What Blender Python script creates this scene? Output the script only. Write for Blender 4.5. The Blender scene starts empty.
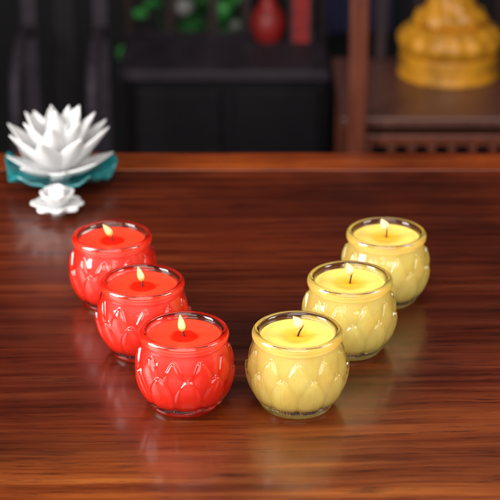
import bpy, bmesh, math, random
from mathutils import Vector, Matrix, noise
random.seed(7)
scene = bpy.context.scene
COL = scene.collection
TZ = 0.75                      # height of the table top; plans below are in cm, z measured from the table top
PI = math.pi
def W(x, y, z): return Vector((x*.01, y*.01, TZ + z*.01))

# ------------------------------------------------------------------ materials
def mat(name):
    m = bpy.data.materials.new(name); m.use_nodes = True
    nt = m.node_tree; nt.nodes.clear()
    out = nt.nodes.new('ShaderNodeOutputMaterial')
    return m, nt, out
def N(nt, typ, **kw):
    n = nt.nodes.new(typ)
    for k, v in kw.items():
        if k.startswith('i_'): n.inputs[k[2:].replace('_', ' ')].default_value = v
        else: setattr(n, k, v)
    return n
def setin(n, **kw):
    for k, v in kw.items(): n.inputs[k.replace('_', ' ')].default_value = v
def ramp(nt, stops, interp='LINEAR'):
    r = nt.nodes.new('ShaderNodeValToRGB'); e = r.color_ramp.elements
    r.color_ramp.interpolation = interp
    while len(e) < len(stops): e.new(0.5)
    for el, (p, c) in zip(e, stops): el.position = p; el.color = (*c, 1)
    return r
def coords(nt, scale=(1,1,1), loc=(0,0,0), rot=(0,0,0)):
    tc = nt.nodes.new('ShaderNodeTexCoord'); mp = nt.nodes.new('ShaderNodeMapping')
    mp.inputs['Scale'].default_value = scale; mp.inputs['Location'].default_value = loc; mp.inputs['Rotation'].default_value = rot
    nt.links.new(tc.outputs['Object'], mp.inputs['Vector'])
    return mp
def mixc(nt, a, b, fac, mode='MIX'):
    m = nt.nodes.new('ShaderNodeMix'); m.data_type = 'RGBA'; m.blend_type = mode
    for sock, v in ((m.inputs[6], a), (m.inputs[7], b), (m.inputs[0], fac)):
        if hasattr(v, 'is_linked'): nt.links.new(v, sock)
        elif isinstance(v, tuple): sock.default_value = (*v, 1)
        else: sock.default_value = v
    return m.outputs[2]

def wood_table(name, bright=1.0, off=0.0, tint=(1,1,1)):
    """polished rosewood, grain along x"""
    m, nt, out = mat(name); L = nt.links.new
    mp = coords(nt, (1,1,1), (off, off*.7, 0))
    # slow wander of the grain
    warp = N(nt, 'ShaderNodeTexNoise', i_Scale=2.6, i_Detail=3.0, i_Roughness=.5)
    L(mp.outputs[0], warp.inputs['Vector'])
    sc = N(nt, 'ShaderNodeVectorMath', operation='MULTIPLY_ADD')
    sc.inputs[1].default_value = (0, .034, 0); L(warp.outputs['Color'], sc.inputs[0]); L(mp.outputs[0], sc.inputs[2])
    def stretched(sx, sy, detail, rough, dist=0.0):
        mm = nt.nodes.new('ShaderNodeMapping'); mm.inputs['Scale'].default_value = (sx, sy, sy)
        L(sc.outputs[0], mm.inputs['Vector'])
        n = N(nt, 'ShaderNodeTexNoise', i_Scale=1.0, i_Detail=detail, i_Roughness=rough, i_Distortion=dist)
        L(mm.outputs[0], n.inputs['Vector']); return n.outputs['Fac']
    broad = stretched(1.6, 16, 3, .5, .3)
    fine = stretched(4, 120, 6, .68, .15)
    pores = stretched(24, 430, 4, .72)
    base = ramp(nt, [(.26, (.022,.0025,.0007)), (.42, (.052,.0056,.0011)), (.58, (.084,.0112,.0018)), (.78, (.130,.024,.0034))])
    L(fine, base.inputs[0])
    br = ramp(nt, [(.26, (.55,.48,.46)), (.5, (1.0,.97,.95)), (.74, (1.45,1.65,1.6))])
    L(broad, br.inputs[0])
    c = mixc(nt, base.outputs[0], br.outputs[0], 1.0, 'MULTIPLY')
    pt = N(nt, 'ShaderNodeTexNoise', i_Scale=7.0, i_Detail=3.0, i_Roughness=.55); L(mp.outputs[0], pt.inputs['Vector'])
    ptr = ramp(nt, [(.34, (.55,.48,.45)), (.52, (1,1,1)), (.70, (1.25,1.35,1.3))]); L(pt.outputs['Fac'], ptr.inputs[0])
    c = mixc(nt, c, ptr.outputs[0], 1.0, 'MULTIPLY')
    pr = ramp(nt, [(.36, (.22,.18,.18)), (.45, (1,1,1)), (.60, (1,1,1)), (.70, (1.45,1.6,1.6))]); L(pores, pr.inputs[0])
    c = mixc(nt, c, pr.outputs[0], .8, 'MULTIPLY')
    # stronger light on the front of the table, painted into the wood colour
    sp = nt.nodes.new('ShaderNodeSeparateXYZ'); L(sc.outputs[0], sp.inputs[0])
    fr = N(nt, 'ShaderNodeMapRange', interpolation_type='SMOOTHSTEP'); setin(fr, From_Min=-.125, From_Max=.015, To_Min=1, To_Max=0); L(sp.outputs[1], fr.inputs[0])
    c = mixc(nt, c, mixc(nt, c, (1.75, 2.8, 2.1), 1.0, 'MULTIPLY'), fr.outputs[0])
    c = mixc(nt, c, (bright*tint[0], bright*tint[1], bright*tint[2]), 1.0, 'MULTIPLY')
    p = N(nt, 'ShaderNodeBsdfPrincipled'); L(c, p.inputs['Base Color'])
    rr = nt.nodes.new('ShaderNodeMapRange'); setin(rr, From_Min=.3, From_Max=.7, To_Min=.27, To_Max=.42)
    L(fine, rr.inputs[0]); L(rr.outputs[0], p.inputs['Roughness'])
    setin(p, Coat_Weight=.35, Coat_Roughness=.12, IOR=1.42)
    b = N(nt, 'ShaderNodeBump', i_Strength=.10, i_Distance=.0006); L(pores, b.inputs['Height']); L(b.outputs[0], p.inputs['Normal'])
    L(p.outputs[0], out.inputs[0]); return m

def plain(name, col, rough=.5, var=.25, scale=30, bump=.0, spec=.5, coat=0.0, stretch=(1,1,1), sss=0.0, sss_col=None, **kw):
    m, nt, out = mat(name); L = nt.links.new
    mp = coords(nt, stretch)
    n = N(nt, 'ShaderNodeTexNoise', i_Scale=scale, i_Detail=4.0, i_Roughness=.6); L(mp.outputs[0], n.inputs['Vector'])
    lo = tuple(max(0, c*(1-var)) for c in col); hi = tuple(min(1, c*(1+var)) for c in col)
    r = ramp(nt, [(.3, lo), (.7, hi)]); L(n.outputs['Fac'], r.inputs[0])
    p = N(nt, 'ShaderNodeBsdfPrincipled'); L(r.outputs[0], p.inputs['Base Color'])
    setin(p, Roughness=rough, Coat_Weight=coat, Coat_Roughness=.1)
    p.inputs['Specular IOR Level'].default_value = spec
    if sss:
        p.inputs['Subsurface Weight'].default_value = sss
        p.inputs['Subsurface Radius'].default_value = sss_col or col
        p.inputs['Subsurface Scale'].default_value = .004
    for k, v in kw.items(): p.inputs[k.replace('_', ' ')].default_value = v
    if bump:
        b = N(nt, 'ShaderNodeBump', i_Strength=bump, i_Distance=.002); L(n.outputs['Fac'], b.inputs['Height']); L(b.outputs[0], p.inputs['Normal'])
    L(p.outputs[0], out.inputs[0]); return m

def glass(name, tint=(1,1,1), rough=0.0):
    m, nt, out = mat(name); L = nt.links.new
    mp = coords(nt)
    n = N(nt, 'ShaderNodeTexNoise', i_Scale=85.0, i_Detail=2.0); L(mp.outputs[0], n.inputs['Vector'])
    b = N(nt, 'ShaderNodeBump', i_Strength=.10, i_Distance=.002); L(n.outputs['Fac'], b.inputs['Height'])
    p = N(nt, 'ShaderNodeBsdfPrincipled'); setin(p, Roughness=rough, IOR=1.5, Transmission_Weight=1.0)
    p.inputs['Base Color'].default_value = (*tint, 1)
    L(b.outputs[0], p.inputs['Normal']); L(p.outputs[0], out.inputs[0]); return m

def wax(name, col, topc, pool, sss, rad_pool=.0080, soft=.0036):
    """soft wax: a molten saturated pool round the wick, paler set wax outside it"""
    m, nt, out = mat(name); L = nt.links.new
    tc = nt.nodes.new('ShaderNodeTexCoord')
    sep = nt.nodes.new('ShaderNodeSeparateXYZ'); L(tc.outputs['Object'], sep.inputs[0])
    cx = N(nt, 'ShaderNodeCombineXYZ'); L(sep.outputs[0], cx.inputs[0]); L(sep.outputs[1], cx.inputs[1])
    ln = N(nt, 'ShaderNodeVectorMath', operation='LENGTH'); L(cx.outputs[0], ln.inputs[0])
    nz = N(nt, 'ShaderNodeTexNoise', i_Scale=160.0, i_Detail=3.0); L(tc.outputs['Object'], nz.inputs['Vector'])
    wob = N(nt, 'ShaderNodeMath', operation='MULTIPLY_ADD'); L(nz.outputs['Fac'], wob.inputs[0]); wob.inputs[1].default_value = .0030; L(ln.outputs['Value'], wob.inputs[2])
    top = N(nt, 'ShaderNodeMapRange', interpolation_type='SMOOTHSTEP'); setin(top, From_Min=.0450, From_Max=.0460); L(sep.outputs[2], top.inputs[0])
    pm = N(nt, 'ShaderNodeMapRange', interpolation_type='SMOOTHSTEP'); setin(pm, From_Min=rad_pool+.0002, From_Max=rad_pool+soft, To_Min=1, To_Max=0); L(wob.outputs[0], pm.inputs[0])
    fac = N(nt, 'ShaderNodeMath', operation='MULTIPLY'); L(pm.outputs[0], fac.inputs[0]); L(top.outputs[0], fac.inputs[1])
    n2 = N(nt, 'ShaderNodeTexNoise', i_Scale=55.0, i_Detail=4.0, i_Roughness=.6); L(tc.outputs['Object'], n2.inputs['Vector'])
    v = ramp(nt, [(.32, (col[0]*.97, col[1]*.87, col[2]*.62)), (.7, tuple(min(1, c*1.1) for c in col))]); L(n2.outputs['Fac'], v.inputs[0])
    v2 = ramp(nt, [(.3, tuple(c*.9 for c in topc)), (.7, tuple(min(1, c*1.08) for c in topc))]); L(n2.outputs['Fac'], v2.inputs[0])
    c = mixc(nt, mixc(nt, v.outputs[0], v2.outputs[0], top.outputs[0]), pool, fac.outputs[0])
    p = N(nt, 'ShaderNodeBsdfPrincipled'); L(c, p.inputs['Base Color'])
    rg = N(nt, 'ShaderNodeMapRange'); setin(rg, To_Min=.42, To_Max=.06); L(fac.outputs[0], rg.inputs[0]); L(rg.outputs[0], p.inputs['Roughness'])
    p.inputs['Subsurface Weight'].default_value = sss
    p.inputs['Subsurface Radius'].default_value = col
    p.inputs['Subsurface Scale'].default_value = .006
    b = N(nt, 'ShaderNodeBump', i_Strength=.08, i_Distance=.001); L(nz.outputs['Fac'], b.inputs['Height']); L(b.outputs[0], p.inputs['Normal'])
    L(p.outputs[0], out.inputs[0]); return m

def flame_mat(name, core, edge, strength):
    m, nt, out = mat(name); L = nt.links.new
    tc = nt.nodes.new('ShaderNodeTexCoord'); sep = nt.nodes.new('ShaderNodeSeparateXYZ'); L(tc.outputs['Object'], sep.inputs[0])
    lw = N(nt, 'ShaderNodeLayerWeight', i_Blend=.5)
    c = mixc(nt, core, edge, lw.outputs['Facing'])
    zc = N(nt, 'ShaderNodeMapRange', interpolation_type='SMOOTHSTEP'); setin(zc, From_Min=.0005, From_Max=.0055, To_Min=1, To_Max=0); L(sep.outputs[2], zc.inputs[0])
    c = mixc(nt, c, (1.0, .34, .06), zc.outputs[0])
    em = N(nt, 'ShaderNodeEmission', i_Strength=strength); L(c, em.inputs[0])
    tr = N(nt, 'ShaderNodeBsdfTransparent')
    low = N(nt, 'ShaderNodeMapRange', interpolation_type='SMOOTHSTEP'); setin(low, From_Min=.0002, From_Max=.0042, To_Min=.75, To_Max=0); L(sep.outputs[2], low.inputs[0])
    eg = N(nt, 'ShaderNodeMapRange', interpolation_type='SMOOTHSTEP'); setin(eg, From_Min=.5, From_Max=1.0, To_Min=0, To_Max=1.0); L(lw.outputs['Facing'], eg.inputs[0])
    mx = N(nt, 'ShaderNodeMath', operation='MAXIMUM'); L(low.outputs[0], mx.inputs[0]); L(eg.outputs[0], mx.inputs[1])
    sh = nt.nodes.new('ShaderNodeMixShader'); L(mx.outputs[0], sh.inputs[0]); L(em.outputs[0], sh.inputs[1]); L(tr.outputs[0], sh.inputs[2])
    L(sh.outputs[0], out.inputs[0]); return m

M = {}
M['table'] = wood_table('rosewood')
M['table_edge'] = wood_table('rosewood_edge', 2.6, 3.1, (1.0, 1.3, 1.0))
M['glass'] = glass('clear_glass', (1,1,1), .0)
M['red_wax'] = wax('red_wax', (.90,.021,.0025), (.84,.034,.009), (.50,.006,.002), .15)
M['yellow_wax'] = wax('yellow_wax', (.995,.765,.225), (.94,.57,.12), (.90,.34,.010), .40, .0050, .0115)
M['wick'] = plain('charred_wick', (.02,.015,.012), .9, .4, 900)
M['wick_pale'] = plain('cotton_wick', (.45,.28,.18), .9, .3, 900)
M['flame'] = flame_mat('candle_flame', (1,.82,.38), (1,.34,.02), 1.7)
M['flame_pale'] = flame_mat('pale_candle_flame', (1,.88,.46), (1,.55,.09), 1.75)
M['porcelain'] = plain('white_porcelain', (.56,.56,.57), .3, .05, 40, sss=.25, sss_col=(1,.95,.9), coat=.2)
M['teal'] = plain('teal_glaze', (.008,.135,.150), .22, .45, 90, .15, coat=.5)
M['yellow_dust'] = plain('stamen_yellow', (.7,.42,.06), .6, .3, 300)
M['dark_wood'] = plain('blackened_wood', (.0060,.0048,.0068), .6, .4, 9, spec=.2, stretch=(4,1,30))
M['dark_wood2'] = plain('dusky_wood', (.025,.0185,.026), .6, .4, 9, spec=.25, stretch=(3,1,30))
M['screen_wood'] = plain('dark_red_wood', (.02,.007,.008), .45, .4, 9, stretch=(20,20,2))
M['brown_wood'] = plain('red_brown_wood', (.12,.028,.013), .4, .35, 12, stretch=(14,14,1.5), coat=.15)
M['shelf_wood'] = plain('shelf_wood', (.105,.038,.028), .38, .35, 12, stretch=(2,22,2), coat=.15)
M['gold'] = plain('gilded_resin', (.58,.25,.014), .42, .3, 60, .15, coat=.15)
M['leaf'] = plain('leaf_green', (.02,.14,.025), .45, .5, 50)
M['leaf2'] = plain('leaf_bright', (.04,.30,.05), .45, .4, 50)
M['petal'] = plain('pale_petal', (.3,.3,.29), .6, .1, 50)
M['red_lacquer'] = plain('red_lacquer', (.24,.009,.007), .5, .3, 30)
M['red_cloth'] = plain('red_cloth', (.26,.010,.008), .7, .35, 60)
M['blue_cloth'] = plain('blue_cloth', (.030,.034,.10), .8, .35, 30, stretch=(20,1,1))
M['wall'] = plain('dark_wall', (.005,.0042,.006), .8, .4, 3)
M['floor'] = plain('dark_floor', (.03,.018,.014), .4, .3, 6)
M['terracotta'] = plain('dark_pot', (.05,.03,.03), .5, .3, 20)

# ------------------------------------------------------------------ mesh helpers (cm in, m out)
def link(name, me, m, parent=None, loc=None):
    o = bpy.data.objects.new(name, me); COL.objects.link(o)
    if m is not None and not me.materials: me.materials.append(m)
    if parent is not None: o.parent = parent
    if loc is not None: o.location = loc
    return o
def mesh(name, vs, fs, smooth=True):
    me = bpy.data.meshes.new(name); me.from_pydata([(v[0]*.01, v[1]*.01, v[2]*.01) for v in vs], [], fs)
    me.validate(); me.update()
    if smooth: me.polygons.foreach_set('use_smooth', [True]*len(me.polygons))
    return me
def bm_mesh(name, bm, smooth=False):
    me = bpy.data.meshes.new(name); bmesh.ops.recalc_face_normals(bm, faces=bm.faces[:]); bm.to_mesh(me); bm.free()
    me.transform(Matrix.Scale(.01, 4))
    if smooth: me.polygons.foreach_set('use_smooth', [True]*len(me.polygons))
    return me
def add_box(bm, x0, x1, y0, y1, z0, z1, bev=.12):
    t = bmesh.new(); bmesh.ops.create_cube(t, size=1)
    bmesh.ops.scale(t, vec=(x1-x0, y1-y0, z1-z0), verts=t.verts[:])
    bmesh.ops.translate(t, vec=((x0+x1)/2, (y0+y1)/2, (z0+z1)/2), verts=t.verts[:])
    if bev: bmesh.ops.bevel(t, geom=t.edges[:], offset=bev, segments=2, affect='EDGES', profile=.5)
    me = bpy.data.meshes.new('t'); t.to_mesh(me); t.free(); bm.from_mesh(me); bpy.data.meshes.remove(me)
def boxes(name, lst, m, parent=None, bev=.12):
    bm = bmesh.new()
    for b in lst: add_box(bm, *b, bev=bev)
    return link(name, bm_mesh(name, bm), m, parent)
def lathe_data(prof, seg=64, fr=None):
    """prof: (r,z) list from bottom to top; fr(theta,r,z)->r"""
    vs, fs = [], []
    n = len(prof)
    for i in range(seg):
        a = 2*PI*i/seg
        for (r, z) in prof:
            rr = fr(a, r, z) if fr else r
            vs.append((rr*math.cos(a), rr*math.sin(a), z))
    for i in range(seg):
        j = (i+1) % seg
        for k in range(n-1):
            fs.append((i*n+k, j*n+k, j*n+k+1, i*n+k+1))
    # caps
    vs.append((0, 0, prof[0][1])); b = len(vs)-1
    vs.append((0, 0, prof[-1][1])); t = len(vs)-1
    for i in range(seg):
        j = (i+1) % seg
        fs.append((j*n, i*n, b)); fs.append((i*n+n-1, j*n+n-1, t))
    return vs, fs
def smooth_path(pts, per=8):
    """Catmull-Rom through (r,z) points"""
    out = []
    P = [pts[0]] + list(pts) + [pts[-1]]
    for i in range(1, len(P)-2):
        p0, p1, p2, p3 = P[i-1], P[i], P[i+1], P[i+2]
        for s in range(per):
            t = s/per
            out.append(tuple(.5*((2*p1[k]) + (-p0[k]+p2[k])*t + (2*p0[k]-5*p1[k]+4*p2[k]-p3[k])*t*t + (-p0[k]+3*p1[k]-3*p2[k]+p3[k])*t**3) for k in range(len(p1))))
    out.append(tuple(pts[-1])); return out
def tube(path, radii, seg=10):
    vs, fs = [], []
    n = len(path)
    up = Vector((0, 1, 0))
    for i, p in enumerate(path):
        p = Vector(p)
        d = Vector(path[min(i+1, n-1)]) - Vector(path[max(i-1, 0)])
        d.normalize(); a = d.cross(up).normalized(); b = a.cross(d)
        for s in range(seg):
            t = 2*PI*s/seg
            q = p + (a*math.cos(t) + b*math.sin(t))*radii[i]; vs.append(tuple(q))
    for i in range(n-1):
        for s in range(seg):
            t = (s+1) % seg
            fs.append((i*seg+s, i*seg+t, (i+1)*seg+t, (i+1)*seg+s))
    fs.append(tuple(range(seg-1, -1, -1))); fs.append(tuple((n-1)*seg+s for s in range(seg)))
    return vs, fs
def empty(name, loc, label, cat, group=None, rz=0):
    o = bpy.data.objects.new(name, None); COL.objects.link(o); o.empty_display_size = .02
    o.location = loc; o.rotation_euler = (0, 0, rz); tag(o, label, cat, group); return o
def tag(o, label, cat, group=None):
    o['label'] = label; o['category'] = cat
    if group: o['group'] = group

# ------------------------------------------------------------------ table
# mesh coordinates: cm, x across, y away from the camera, z from the table top
T0 = W(0, 100, -75)
table = empty('wooden_table', T0, 'polished dark rosewood table carrying the six candles and the white lotus', 'table')
def tb(name, lst, m, bev=.15):
    return boxes(name, [(a, b, c-100, d-100, e+75, f+75) for a, b, c, d, e, f in lst], m, table, bev)
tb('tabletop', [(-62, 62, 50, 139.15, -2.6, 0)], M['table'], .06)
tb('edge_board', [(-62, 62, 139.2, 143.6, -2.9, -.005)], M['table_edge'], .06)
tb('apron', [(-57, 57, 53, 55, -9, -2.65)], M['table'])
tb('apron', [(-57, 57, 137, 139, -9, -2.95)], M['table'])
for sx in (-58, 54):
    for sy in (52.5, 136):
        tb('leg', [(sx, sx+4, sy, sy+4, -75, -2.7 if sy < 100 else -3.0)], M['table'])

# ------------------------------------------------------------------ lotus glass candles
NP = 10
def petal_tier(a, z, z0, z1, Wd, D, phase, ribs, upper=False):
    if z <= z0 or z >= z1: return 0.0
    t = (z-z0)/(z1-z0)
    step = 2*PI/NP
    d = ((a/step + phase) % 1.0) - .5
    u = d*step*3.05
    hw = Wd*(1 - t**3.0)**.72*(min(1, .7+t*1.0))
    q = abs(u)/max(hw, 1e-4)
    if q >= 1: return 0.0
    dome = (1-q**3.2)**.7
    if upper:
        k = min(1, max(0, (t-.40)/.45)); rise = k*k*(3-2*k)
    else: rise = .50 + .50*t
    if t > .96: rise *= (1-t)/.04
    e = D*dome*rise
    if ribs: e += ribs*math.cos(2*PI*u/.24)*(1-q*q)*min(1, (1-t)*5)*(min(1, rise*2) if upper else 1)
    return e
def relief(ribs):
    def f(a, r, z):
        if z < .35 or z > 4.25: return r
        return r + max(petal_tier(a, z, .30, 3.02, .95, .24, 0, ribs), petal_tier(a, z, .30, 4.10, .93, .17, .5, ribs, True))
    return f
OUT = [(2.02,0.0),(2.20,.02),(2.28,.14),(2.30,.34),(2.44,.62),(2.70,1.1),(2.90,1.7),(2.99,2.3),(2.97,2.9),(2.86,3.45),(2.70,3.95),(2.60,4.30),(2.62,4.42)]
LIP = [(2.62,4.42),(2.73,4.52),(2.80,4.68),(2.80,4.86),(2.74,5.01),(2.62,5.09),(2.47,5.07),(2.37,5.01),(2.31,4.92)]
INN = [(2.31,4.92),(2.28,4.6),(2.35,4.2),(2.52,3.8),(2.68,3.3),(2.77,2.8),(2.80,2.3),(2.72,1.75),(2.52,1.2),(2.24,.84),(1.9,.68),(1.2,.62),(.5,.6)]
def jar_mesh(name, ribs):
    prof = [(.4,.16),(1.2,.15),(1.75,.13),(1.9,.06)] + smooth_path(OUT, 9)[:-1] + smooth_path(LIP, 4)[:-1] + smooth_path(INN, 4)
    n_out = 4 + (len(OUT)-1)*9
    rel = relief(ribs); seg = 440
    vs, fs = [], []; n = len(prof)
    for i in range(seg):
        a = 2*PI*i/seg
        for k, (r, z) in enumerate(prof):
            rr = rel(a, r, z) if 4 < k < n_out else r
            vs.append((rr*math.cos(a), rr*math.sin(a), z))
    for i in range(seg):
        j = (i+1) % seg
        for k in range(n-1): fs.append((i*n+k, j*n+k, j*n+k+1, i*n+k+1))
    vs.append((0,0,prof[0][1])); b = len(vs)-1; vs.append((0,0,prof[-1][1])); t = len(vs)-1
    for i in range(seg):
        j = (i+1) % seg
        fs.append((j*n, i*n, b)); fs.append((i*n+n-1, j*n+n-1, t))
    return mesh(name, vs, fs)
def wax_mesh(name):
    e = .006
    side = [(r+e, z-e) for r, z in smooth_path(INN, 4) if z < 4.66][::-1]
    top = [(r, z+.12) for r, z in [(2.292,4.57),(2.24,4.535),(2.05,4.515),(1.6,4.505),(1.1,4.50),(.95,4.49),(.8,4.465),(.5,4.45),(.25,4.455),(.08,4.475)]]
    vs, fs = lathe_data([p for p in side] + top, 96)
    return mesh(name, vs, fs)
def flame_mesh(name, h, w):
    prof = []
    for i in range(25):
        t = i/24
        r = w*.5*(math.sin(PI*min(1, t**.72))**.85)*(1-.25*t) if 0 < t < 1 else .001
        prof.append((max(.001, r), h*t))
    vs, fs = lathe_data(prof, 28)
    return mesh(name, vs, fs)
JAR = {'red': jar_mesh('lotus_glass', .0), 'yellow': jar_mesh('ribbed_lotus_glass', .020)}
WAX = {'red': wax_mesh('red_wax'), 'yellow': wax_mesh('yellow_wax')}
def candle(kind, x, y, rz, label, wtip, fl_base, fl_tilt, fh, fw, group, sc=1.03):
    root = empty('candle', W(x, y, 0), label, 'candle', group); root.scale = (sc,)*3
    j = link('glass_jar', JAR[kind], M['glass'], root); j.rotation_euler = (0, 0, rz)
    link('wax', WAX[kind], M[kind+'_wax'], root)
    p0 = Vector((0,0,4.52)); p1 = Vector((wtip[0]*.35, wtip[1]*.35, 4.52+wtip[2]*.55)); p2 = Vector((wtip[0], wtip[1], 4.64+wtip[2]))
    pts = smooth_path([tuple(p0), tuple(p1), tuple(p2)], 5)
    vs, fs = tube(pts, [.062 - .018*i/(len(pts)-1) for i in range(len(pts))], 9)
    w = link('wick', mesh('wick', vs, fs), M['wick'], root)
    f = link('flame', flame_mesh('flame', fh, fw), M['flame' if kind == 'red' else 'flame_pale'], w)
    f.location = (fl_base[0]*.01, fl_base[1]*.01, (4.66+fl_base[2])*.01); f.rotation_euler = (fl_tilt[0], fl_tilt[1], 0)
    return root
GR, GY = 'red lotus candles in a diagonal row', 'yellow lotus candles in a diagonal row'
candle('red', -4.22, 96.66, .10, 'frontmost red candle, upright flame, its whole glass jar in view', (-.10,0,.50), (-.10,0,.24), (0,-.12), 1.22, .54, GR)
candle('red', -7.35, 104.29, .42, 'middle red candle of the three, overlapped by the front red jar, flame leaning left', (.03,0,.48), (0,0,.30), (0,-.24), 1.14, .52, GR)
candle('red', -10.03, 112.23, .80, 'backmost red candle, nearest the white lotus, flame blown far left', (.06,0,.46), (.02,0,.32), (0,-.62), 1.08, .54, GR)
candle('yellow', 3.04, 96.51, .30, 'frontmost yellow candle, wick leaning right, whole ribbed jar in view', (.36,0,.70), (.27,0,.50), (0,-.60), .98, .74, GY, 1.045)
candle('yellow', 6.84, 104.62, .02, 'middle yellow candle of the three, overlapped by the front yellow jar, wick nearly upright', (.13,0,.76), (.10,0,.54), (0,-.36), .94, .70, GY, 1.045)
candle('yellow', 9.93, 112.70, .55, 'backmost yellow candle, farthest right on the table', (.05,0,.74), (.03,0,.52), (0,-.46), .94, .70, GY, 1.04)

# ------------------------------------------------------------------ white lotus and white blossom on the left
def petal_mesh(name, L, wd, cup, curl, tipp=1.5, th=.16, rnd=False):
    nu, nv = 14, 9
    rows = []
    for i in range(nu+1):
        t = i/nu
        if rnd: hw = wd*(math.sin(PI*min(1, .12+t*.80))**.6)*(1 if t < .999 else .6)
        else: hw = wd*(math.sin(PI*(.12+.88*t)**.95)**.9) if t < 1 else .02
        hw = max(hw, .04)
        row = []
        for jx in range(nv+1):
            s = 2*jx/nv - 1
            row.append(Vector((L*t, hw*s, cup*(s*s)*hw*1.0 + curl*t*t)))
        rows.append(row)
    vs, fs = [], []
    def nrm(i, j):
        a = rows[min(i+1, nu)][j]-rows[max(i-1, 0)][j]; b = rows[i][min(j+1, nv)]-rows[i][max(j-1, 0)]
        n = a.cross(b); return n.normalized() if n.length > 1e-9 else Vector((0,0,1))
    K = nv+1
    for sgn in (1, -1):
        for i in range(nu+1):
            for j in range(K):
                edge = 1-.75*abs(2*j/nv-1)**3
                vs.append(tuple(rows[i][j] + nrm(i, j)*sgn*th*.5*edge*(1-.5*i/nu)))
    off = (nu+1)*K
    for i in range(nu):
        for j in range(nv):
            a, b, c, d = i*K+j, (i+1)*K+j, (i+1)*K+j+1, i*K+j+1
            fs.append((a, b, c, d)); fs.append((off+d, off+c, off+b, off+a))
    rim = [i*K for i in range(nu+1)] + [nu*K+j for j in range(1, K)] + [i*K+nv for i in range(nu-1, -1, -1)] + [j for j in range(nv-1, 0, -1)]
    for a, b in zip(rim, rim[1:]+rim[:1]): fs.append((b, a, off+a, off+b))
    return mesh(name, vs, fs)
def ring(root, me, n, elev, r0, z0, phase, jit=.06, m='porcelain'):
    for k in range(n):
        o = link('petal', me, M[m], root)
        az = 2*PI*k/n + phase + random.uniform(-jit, jit)
        e = elev + random.uniform(-jit, jit)
        o.location = Vector((math.cos(az)*r0, math.sin(az)*r0, z0))*.01
        o.rotation_euler = (0, -e, az)
        s = random.uniform(.95, 1.05); o.scale = (s, s, s)
lotus = empty('lotus_flower', W(-16.5, 136.0, 0), 'white porcelain lotus with long pointed petals on a teal leaf, left side of table', 'ornament')
pA = petal_mesh('outer_petal', 4.1, 1.12, .50, 1.75, th=.2); pB = petal_mesh('middle_petal', 5.8, 1.2, .55, 1.1, th=.2); pC = petal_mesh('inner_petal', 5.6, 1.2, .62, .5, th=.2)
ring(lotus, pA, 8, math.radians(0), .5, .95, .20)
ring(lotus, pB, 8, math.radians(36), .45, 1.05, .55)
ring(lotus, pC, 7, math.radians(57), .4, 1.15, .15)
ring(lotus, pC, 3, math.radians(78), .2, 1.25, .5)
def leaf_disc(R):
    vs, fs = [(0,0,.55)], []
    S, Q = 72, 12
    for layer in (0, 1):
        for i in range(S):
            a = 2*PI*i/S
            for q in range(1, Q+1):
                t = q/Q
                r = R*t*(1+.07*math.sin(5*a+.6)*t)
                z = .55 + 1.05*t**2.4*(1+.45*math.sin(5*a)) + .17*math.cos(14*a)*t*t - .25*layer
                vs.append((r*math.cos(a), r*math.sin(a), z if layer == 0 else max(.0, z)))
    vs.append((0,0,.02)); bot = len(vs)-1
    def id_(l, i, q): return 1 + l*S*Q + (i % S)*Q + q
    for i in range(S):
        fs.append((0, id_(0,i,0), id_(0,i+1,0))); fs.append((bot, id_(1,i+1,0), id_(1,i,0)))
        for q in range(Q-1):
            fs.append((id_(0,i,q), id_(0,i,q+1), id_(0,i+1,q+1), id_(0,i+1,q)))
            fs.append((id_(1,i,q), id_(1,i+1,q), id_(1,i+1,q+1), id_(1,i,q+1)))
        fs.append((id_(0,i,Q-1), id_(1,i,Q-1), id_(1,i+1,Q-1), id_(0,i+1,Q-1)))
    return mesh('leaf', vs, fs)
link('leaf', leaf_disc(4.75), M['teal'], lotus)
vs, fs = lathe_data([(1.0,.0),(1.0,.3),(.8,.6),(.8,1.2),(.7,1.6),(.3,1.8)], 32)
link('seed_pod', mesh('seed_pod', vs, fs), M['porcelain'], lotus)

bl = empty('white_blossom', W(-15.9, 129.0, 0), 'small white blossom with rounded lobed petals in front of the lotus', 'ornament')
b1 = petal_mesh('round_petal', 1.85, .74, .30, .35, th=.42, rnd=True); b2 = petal_mesh('round_petal', 1.5, .70, .35, .3, th=.42, rnd=True)
ring(bl, b1, 8, math.radians(2), .35, .50, .1); ring(bl, b2, 7, math.radians(34), .3, .85, .45); ring(bl, b2, 4, math.radians(66), .15, .95, .2)
vs, fs = lathe_data([(.5,0),(.62,.08),(.55,.4),(.35,.8),(.1,1.0)], 24)
link('calyx', mesh('calyx', vs, fs), M['porcelain'], bl)

# ------------------------------------------------------------------ background: display stand with a golden statue
def local(lst, o):     # plan coordinates -> coordinates about a base point on the floor
    return [(a-o[0], b-o[0], c-o[1], d-o[1], e+75, f+75) for a, b, c, d, e, f in lst]
o = (23, 212)
st = empty('display_stand', W(o[0], o[1], -75), 'red brown wooden stand with shelf and slatted rail under the golden statue', 'stand')
boxes('shelf', local([(11.5, 42, 200, 226, -17.4, -16.1)], o), M['shelf_wood'], st, .2)
boxes('post', local([(12.1, 14.4, 197.0, 199.4, -75, 22)], o), M['brown_wood'], st, .25)
boxes('post', local([(39.5, 41.8, 197.0, 199.4, -75, 22)], o), M['brown_wood'], st, .25)
for px, wv in ((17.4, 1.5), (22.6, 1.1), (33.5, 1.1), (40, 1.5)):
    boxes('spindle', local([(px, px+wv, 224.2, 225.6, -16.05, 22)], o), M['screen_wood'], st, .2)
for px in (12.1, 39.5):
    boxes('leg', local([(px, px+2.2, 223, 225.2, -75, -17.45)], o), M['brown_wood'], st, .2)
boxes('rail', local([(14.45, 39.45, 199.6, 201.0, -19.7, -18.3)], o), M['brown_wood'], st, .15)
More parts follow.
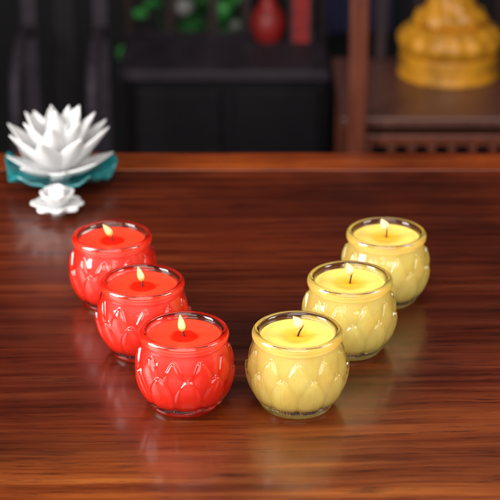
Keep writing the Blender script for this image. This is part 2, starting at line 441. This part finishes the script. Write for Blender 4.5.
boxes('rail', local([(14.45, 39.45, 199.6, 201.0, -24.0, -22.8)], o), M['brown_wood'], st, .15)
for px in (14.5, 17.45, 20.0, 22.55, 25.1, 27.7, 30.3, 32.9, 35.5):
    boxes('slat', local([(px, px+.9, 199.8, 200.8, -22.75, -19.75)], o), M['brown_wood'], st, .1)

gs = empty('golden_statue', W(26.9, 218.6, -16.1), 'golden statue seated on a lotus pedestal, standing on the wooden stand', 'statue')
def octo(a, r, z):
    k = 2*PI/8; d = (a % k) - k/2
    return r*(.93+.07*(math.cos(k/2)/math.cos(d)))
vs, fs = lathe_data(smooth_path([(6.8,0),(6.95,.12),(6.95,.5),(6.75,.8),(6.7,2.0),(6.75,2.9),(6.6,3.3),(6.0,3.45)], 4), 96, octo)
link('plinth', mesh('plinth', vs, fs), M['gold'], gs)
def lob(a, r, z):
    return r*(1 + .05*abs(math.sin(a*7)))
vs, fs = lathe_data(smooth_path([(5.9,3.4),(6.2,3.6),(6.65,4.2),(6.8,5.0),(6.55,5.8),(5.9,6.5),(5.2,6.9),(4.6,7.0)], 4), 140, lob)
link('lotus_pedestal', mesh('lotus_pedestal', vs, fs), M['gold'], gs)
def robe(a, r, z):
    f = 1 + .05*math.sin(a*9 + z*1.3)*(1 if z < 11 else .3)
    ex = 1.0 + .22*abs(math.cos(a))*(1 if z < 9 else .2)
    return r*f*ex*(.86)
vs, fs = lathe_data(smooth_path([(3.8,6.9),(4.5,7.2),(4.6,8.0),(4.2,8.8),(3.6,9.6),(3.2,11),(3.5,13.5),(3.6,15.2),(2.6,16.6),(1.3,17.2),(1.2,18.0)], 5), 110, robe)
link('robed_body', mesh('robed_body', vs, fs), M['gold'], gs)
vs, fs = lathe_data(smooth_path([(1.0,17.9),(1.7,18.6),(2.1,19.8),(2.05,21.0),(1.7,22.0),(1.1,22.6),(1.05,23.1),(.6,23.7),(.1,23.9)], 4), 48)
link('head', mesh('head', vs, fs), M['gold'], gs)

# dark low cabinet left of the stand
o = (-3, 240)
cb = empty('low_cabinet', W(o[0], o[1], -75), 'dark low wooden cabinet behind the table with panelled front', 'cabinet')
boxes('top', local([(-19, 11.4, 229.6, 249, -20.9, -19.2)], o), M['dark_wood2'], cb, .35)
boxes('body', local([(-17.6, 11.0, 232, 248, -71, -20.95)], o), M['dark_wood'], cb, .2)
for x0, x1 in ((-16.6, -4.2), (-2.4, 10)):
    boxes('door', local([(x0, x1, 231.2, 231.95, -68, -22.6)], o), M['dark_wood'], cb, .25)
for x0 in (-17.4, 8.6):
    for y0 in (232.2, 245.4):
        boxes('leg', local([(x0, x0+2.2, y0, y0+2.2, -75, -71.05)], o), M['dark_wood'], cb, .1)

# dark chair at the left edge
o = (-25, 226)
ch = empty('wooden_chair', W(o[0], o[1], -75), 'dark wooden chair with tall back posts behind the lotus flower', 'chair')
for px in (-21.7, -31.5):
    boxes('back_post', local([(px, px+2.3, 224, 226, -75, 12)], o), M['dark_wood2'], ch, .4)
boxes('crest_rail', local([(-29.15, -21.75, 224.3, 225.7, 7, 11)], o), M['dark_wood2'], ch, .4)
boxes('splat', local([(-27.3, -23.9, 224.6, 225.4, -30, 6.95)], o), M['dark_wood'], ch, .3)
boxes('seat', local([(-32, -19, 206, 223.9, -32, -30)], o), M['dark_wood'], ch, .4)
for px in (-31.5, -21.5):
    boxes('front_leg', local([(px, px+2, 206.5, 208.5, -75, -32.05)], o), M['dark_wood'], ch, .3)
    pts = smooth_path([(px+1-o[0], 225-o[1], -12+75), (px+1-o[0], 218-o[1], -10.8+75), (px+1-o[0], 211-o[1], -12.6+75), (px+1-o[0], 208-o[1], -17+75), (px+1-o[0], 207.5-o[1], -30+75)], 6)
    vs, fs = tube(pts, [.85]*len(pts), 10)
    link('armrest', mesh('armrest', vs, fs), M['dark_wood2'], ch)

# lattice screen behind the cabinet
o = (-2, 252)
sc_ = empty('lattice_screen', W(o[0], o[1], -75), 'dark spindled wooden screen standing behind the low cabinet', 'screen')
for px in (-19.5, -13, -6.4, .2 - 1.5, 5.0, 10.3):
    boxes('spindle', local([(px, px+1.5, 251.4, 252.8, -75, 18)], o), M['screen_wood'], sc_, .25)
boxes('rail', local([(-19.6, 11.9, 251.0, 251.35, -21.5, -19.6)], o), M['dark_wood2'], sc_, .1)
boxes('rail', local([(-19.6, 11.9, 251.0, 251.35, 12, 15)], o), M['dark_wood2'], sc_, .1)

# plant behind the screen
def plant(name, x, y, zc, spread, n, label, blooms):
    root = empty(name, W(x, y, -75), label, 'plant')
    vs, fs = lathe_data(smooth_path([(6,0),(7,.5),(8.5,6),(9.5,13),(10,14),(9.2,14.2),(8.6,12.5),(2,12.2)], 4), 40)
    link('pot', mesh('pot', vs, fs), M['terracotta'], root)
    sv, sf, lv, lf, lv2, lf2 = [], [], [], [], [], []
    for k in range(n):
        az = random.uniform(0, 2*PI); rr = spread*math.sqrt(random.random())
        tip = Vector((rr*math.cos(az), rr*.5*math.sin(az), zc+75+random.uniform(-7, 6)))
        pts = [(tip.x*t*t, tip.y*t*t, 12+(tip.z-12)*t) for t in (0, .25, .5, .75, 1)]
        v, f = tube(pts, [.22,.2,.17,.14,.1], 6); b = len(sv); sv += v; sf += [tuple(i+b for i in q) for q in f]
        for q in range(3):
            c = tip + Vector((random.uniform(-2, 2), random.uniform(-2, 2), random.uniform(-3, 1)))
            d = Vector((random.uniform(-1, 1), random.uniform(-1, .4), random.uniform(-.3, .7))).normalized()
            s = d.cross(Vector((random.uniform(-.3,.3), -.6, 1))).normalized(); L_ = random.uniform(2.5, 5); wd = L_*.30
            tgt, tf = (lv, lf) if random.random() < .7 else (lv2, lf2)
            b = len(tgt); nn = d.cross(s)
            for t, wv in ((0, .05), (.25, .8), (.55, 1), (.8, .6), (1, .03)):
                m_ = c + d*L_*t - Vector((0,0,1))*L_*.25*t*t
                tgt += [tuple(m_ - s*wd*wv), tuple(m_ + nn*.25*wv), tuple(m_ + s*wd*wv)]
            for i in range(4):
                tf += [(b+3*i, b+3*i+1, b+3*i+4, b+3*i+3), (b+3*i+1, b+3*i+2, b+3*i+5, b+3*i+4)]
    link('stems', mesh('stems', sv, sf), M['leaf'], root)
    link('foliage', mesh('foliage', lv, lf), M['leaf'], root); 
    if lv2: link('young_foliage', mesh('young_foliage', lv2, lf2), M['leaf2'], root)
    for (bx, by, bz, br, m) in blooms:
        vs, fs = lathe_data(smooth_path([(.2,-1),(.8,-.7),(1,0),(.75,.6),(.2,.8)], 4), 24, lambda a, r, z: r*(1+.16*math.sin(5*a)))
        vs = [(v[0]*br+bx-x, v[1]*br+by-y, v[2]*br+bz+75) for v in vs]
        link('bloom', mesh('bloom', vs, fs), M[m], root)
plant('potted_plant', -9, 272, -23, 10, 30, 'green leafy potted plant with pale blooms seen through the dark screen', [(-10.6, 262, -18.6, 1.5, 'petal'), (-2.3, 262, -21.6, .8, 'petal'), (-4.7, 262, -19.0, 1.9, 'leaf2')])

# red vessels on the cabinet
vz = empty('red_vase', W(2.7, 244.5, -19.2), 'round red lacquer vase on the cabinet, left of the red box', 'vase')
vs, fs = lathe_data(smooth_path([(1.5,0),(1.7,.1),(2.3,1.2),(2.6,2.6),(2.3,4.2),(1.5,5.4),(1.1,6.4),(1.2,7.6),(1.6,8.2),(1.35,8.2),(1.0,7.4),(.3,6)], 4), 48)
link('body', mesh('vase_body', vs, fs), M['red_lacquer'], vz)
vs, fs = lathe_data([(1.6,.02),(1.78,.06),(1.78,.3),(1.6,.34)], 48)
link('foot_ring', mesh('foot_ring', vs, fs), M['dark_wood2'], vz)
rb = empty('red_box', W(7.6, 244.8, -19.2), 'upright red box with pale edge bands on the cabinet right of the vase', 'box')
boxes('body', [(-1.6, 1.6, -1.2, 1.2, .02, 8.5)], M['red_cloth'], rb, .12)
boxes('band', [(-1.72, -1.2, -1.32, -1.215, .02, 8.45), (1.2, 1.72, -1.32, -1.215, .02, 8.45)], M['dark_wood2'], rb, .02)

# blue curtain hanging on the back wall
def curtain():
    vs, fs = [], []
    nx, nz = 80, 12
    for j in range(nz+1):
        for i in range(nx+1):
            x = 13.2 + 13*i/nx; z = -34.5 + 60*j/nz
            vs.append((x, 302 + .8*math.sin(x*2.3)+.3*math.sin(x*5+z*.1), z))
    for j in range(nz):
        for i in range(nx):
            a = j*(nx+1)+i; fs.append((a, a+1, a+nx+2, a+nx+1))
    cm = [(v[0]-19.7, v[1]-302, v[2]+34.5) for v in vs]
    return mesh('curtain', cm, fs)
cu = link('blue_curtain', curtain(), M['blue_cloth'], None, W(19.7, 302, -34.5)); tag(cu, 'dark blue hanging cloth behind the brown stand post', 'curtain')

# setting
fl = boxes('floor', [(-260, 260, -120, 360, -77, -75)], M['floor'], None, 0); fl['kind'] = 'structure'; fl.location = (0,0,TZ)
wl = boxes('back_wall', [(-260, 260, 306, 312, -74.9, 180)], M['wall'], None, 0); wl['kind'] = 'structure'; wl.location = (0,0,TZ)

# ------------------------------------------------------------------ light
w = bpy.data.worlds.new('World'); scene.world = w; w.use_nodes = True
bg = w.node_tree.nodes['Background']; bg.inputs[0].default_value = (1,.92,.85,1); bg.inputs[1].default_value = .03
def area(name, pos, target, sx, sy, power, col=(1,1,1)):
    l = bpy.data.lights.new(name, 'AREA'); l.shape = 'RECTANGLE'; l.size = sx; l.size_y = sy; l.energy = power; l.color = col
    ob = bpy.data.objects.new(name, l); COL.objects.link(ob); ob.location = pos
    ob.rotation_euler = (Vector(target)-Vector(pos)).to_track_quat('-Z', 'Y').to_euler()
    return ob
tgt = W(0, 104, 2)
area('softbox_left', W(-75, 88, 34), tgt, .40, .56, 18, (1,.97,.93))
area('softbox_right', W(72, 92, 52), tgt, .30, .30, 4.5, (1,.96,.9))
area('softbox_top', W(0, 75, 105), tgt, .5, .34, 5.5, (1,.95,.88))
area('softbox_front', W(-10, -12, 68), tgt, 1.5, .8, 22, (1,.96,.91))
area('room_light', W(20, 190, 120), W(10, 225, -20), .8, .5, 3.6, (1,.92,.85))

# ------------------------------------------------------------------ camera
cam = bpy.data.cameras.new('camera'); co = bpy.data.objects.new('camera', cam); COL.objects.link(co)
cam.sensor_width = 36; cam.sensor_fit = 'HORIZONTAL'; cam.lens = 1680/500*36
co.location = W(0, 0, 52.76); co.rotation_euler = (math.radians(90-23.486), 0, 0)
cam.clip_start = .05; cam.clip_end = 50
cam.dof.use_dof = True; cam.dof.focus_distance = 1.085; cam.dof.aperture_fstop = 9.5
scene.camera = co
scene.view_settings.view_transform = 'Standard'; scene.view_settings.look = 'None'; scene.view_settings.exposure = 0
scene.render.engine = 'CYCLES'
cy = scene.cycles
cy.use_denoising = True
try: cy.denoiser = 'OPENIMAGEDENOISE'
except Exception: pass
cy.max_bounces = 14; cy.transmission_bounces = 12; cy.glossy_bounces = 6; cy.diffuse_bounces = 8; cy.transparent_max_bounces = 10
cy.caustics_reflective = True; cy.caustics_refractive = True; cy.blur_glossy = .3; cy.sample_clamp_indirect = 4.0
